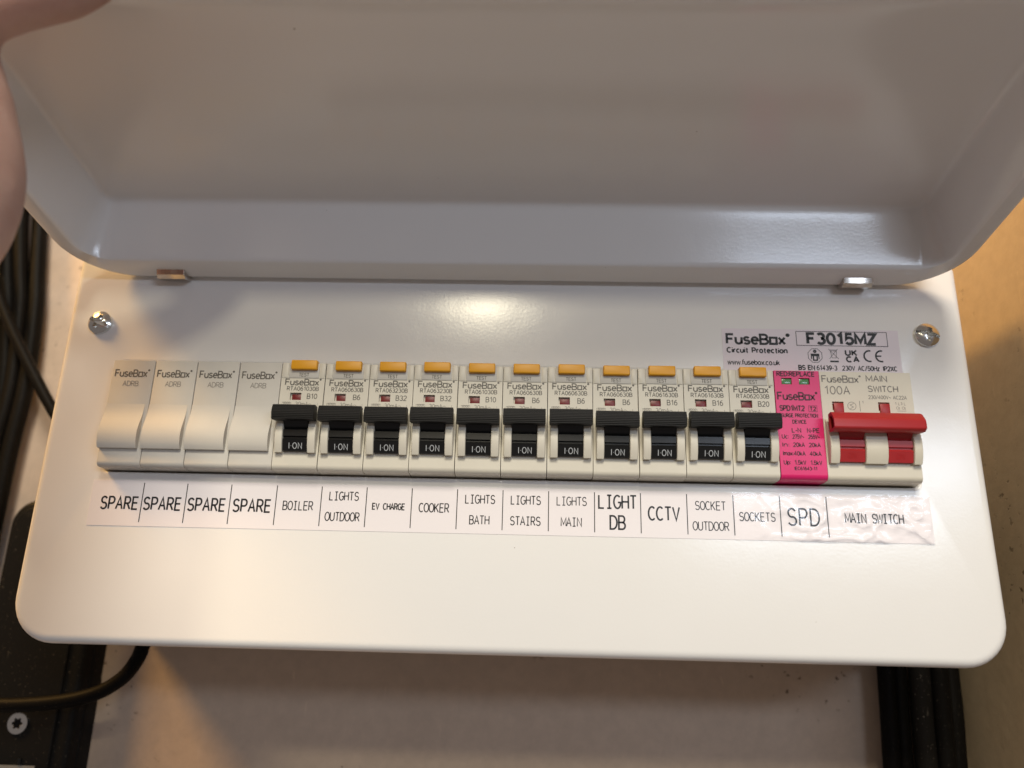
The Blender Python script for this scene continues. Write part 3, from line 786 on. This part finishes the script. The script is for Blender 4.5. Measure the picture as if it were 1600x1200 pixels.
# ------------------------------------------------------------------ black box below left
bx = thing('junction_box', 'black plastic box with rounded corners and a screw at lower left', 'junction box', (-230, 105, -60))
def slab(x0, x1, z0, z1, yb, yf, rc, rf, m, name):
    bm = bmesh.new(); rings = []
    def ring(ins, y): return [bm.verts.new((x + 230, y - 105, z + 60)) for x, z in rrect(x0 + ins, x1 - ins, z0 + ins, z1 - ins, max(rc - ins, 1), 8)]
    rings.append(ring(0, yb))
    for i in range(5):
        a = rad(90 * i / 4); rings.append(ring(rf * (1 - math.cos(a)), yf + rf * (1 - math.sin(a))))
    rings.append(ring(rf + .5, yf)); bridge(bm, rings); bm.faces.new(rings[-1])
    return finish(bm, name, m, 40)
part('back_case', slab(-257, -202.8, -190, 66, 105, 95, 15, 1.5, BOXM, 'back_case'), bx)
part('front_case', slab(-254.5, -203.6, -188, 64, 96, 88, 13, 3.2, BOXM, 'front_case'), bx)
part('raised_panel', slab(-251, -211.5, -186, 60, 88.5, 86.6, 10, .8, BOXM, 'raised_panel'), bx)
sc = part('screw', screw_head(4.7, 1.2, False, False, True, flat=True), bx); sc.location = Vector((1.0, -18.4, 18.9)) * S
bm = bmesh.new()
add_tube(bm, [Vector((4.9, -18.6, 4.0)), Vector((4.9, -18.6, 3.0)), Vector((4.9, -18.3, 1.5))], 1.0, 10); part('rivet', finish(bm, 'rivet', BLACKG), bx)
bm = bmesh.new(); add_box(bm, -22, 12.5, -18.7, -18.2, -16, 0.9, .1); part('paper_tag', finish(bm, 'paper_tag', cable_mat('speckled_tag', (0.20, 0.19, 0.175), 0.6, 0.9)), bx)

# ------------------------------------------------------------------ cables, right
rcab = [(179.6, 4.1, 92, CABLE), (187.0, 4.0, 96, CABLE), (195.6, 5.0, 93, CABLE2), (204.0, 4.2, 91, CABLE), (211.6, 4.4, 97, CABLE)]
names = ['nearest the centre', 'second from the centre', 'the dusty middle one', 'second from the side wall', 'thin, closest to the side wall']
for k, (x, r, y, m) in enumerate(rcab):
    cable('power_cable', 'black cable below the right corner, ' + names[k],
          [(x + 2 + .4 * math.sin(k), y, 60), (x, y, -5), (x - .8, y + .8 * math.sin(k), -28), (x - 1.8, y, -50), (x - 4, y, -110), (x - 5, y, -200)], r, m, 'cables below the right corner', .9)

# ------------------------------------------------------------------ hand holding the lid
def hand():
    bm = bmesh.new()
    def limb(pts, rs):
        path = smooth_path(pts, 6); n = len(path); rr = []
        for i in range(n):
            t = i / (n - 1) * (len(rs) - 1); a = int(min(t, len(rs) - 2)); rr.append(rs[a] + (rs[a + 1] - rs[a]) * (t - a))
        add_tube(bm, path, rr, 16)
        for p, r in ((path[0], rr[0]), (path[-1], rr[-1])):
            bmesh.ops.create_icosphere(bm, subdivisions=2, radius=r * .98, matrix=Matrix.Translation(p))
    # forearm, palm, thenar
    limb([(-230, -520, 20), (-160, -330, 92), (-136, -215, 132), (-150, -168, 138)], [42, 38, 28, 27])
    limb([(-150, -168, 138), (-172, -138, 142), (-190, -112, 154)], [27, 29, 22])
    limb([(-152, -168, 132), (-178, -112, 138), (-190, -82, 152)], [24, 23, 16])
    limb([(-158, -160, 118), (-156, -122, 106), (-152, -116, 124), (-157, -122, 145), (-160, -127, 160)], [22, 19.5, 19.0, 20.5, 18.5])
    # thumb along the inside of the lid
    limb([(-158, -126, 152), (-156, -128, 166), (-140, -127, 176), (-126, -124, 183.5), (-118, -122, 188)], [12, 10.5, 9.6, 9.2, 7])
    # four fingers over the outside of the lid
    for k, (y, ln_) in enumerate(((-120, 1.0), (-100, 1.08), (-80, 1.0), (-63, .82))):
        limb([(-196, y, 150), (-200, y, 182), (-190, y + 2, 205), (-168 + 6 * k, y + 3, 217 - 2 * k), (-150 + 10 * k, y + 4, 211 - 2 * k)], [10.5, 9.6, 9.0, 8.4, 7.2])
    me = finish(bm, 'person', SKIN, 180)
    base = Vector((-230, -520, 20)) * S
    me.transform(Matrix.Translation(-base))
    o = bpy.data.objects.new('tmp', me); COL.objects.link(o)
    rm = o.modifiers.new('r', 'REMESH'); rm.mode = 'VOXEL'; rm.voxel_size = .0022; rm.use_smooth_shade = True
    sm = o.modifiers.new('s', 'SMOOTH'); sm.factor = .5; sm.iterations = 9
    dg = bpy.context.evaluated_depsgraph_get()
    me2 = bpy.data.meshes.new_from_object(o.evaluated_get(dg)); me2.name = 'person'
    bpy.data.objects.remove(o)
    me2.shade_smooth()
    if not me2.materials: me2.materials.append(SKIN)
    p = thing('person', 'blurred bare hand of a person gripping the left side of the open lid', 'person', (-230, -520, 20), None, me2)
    return p
hand()
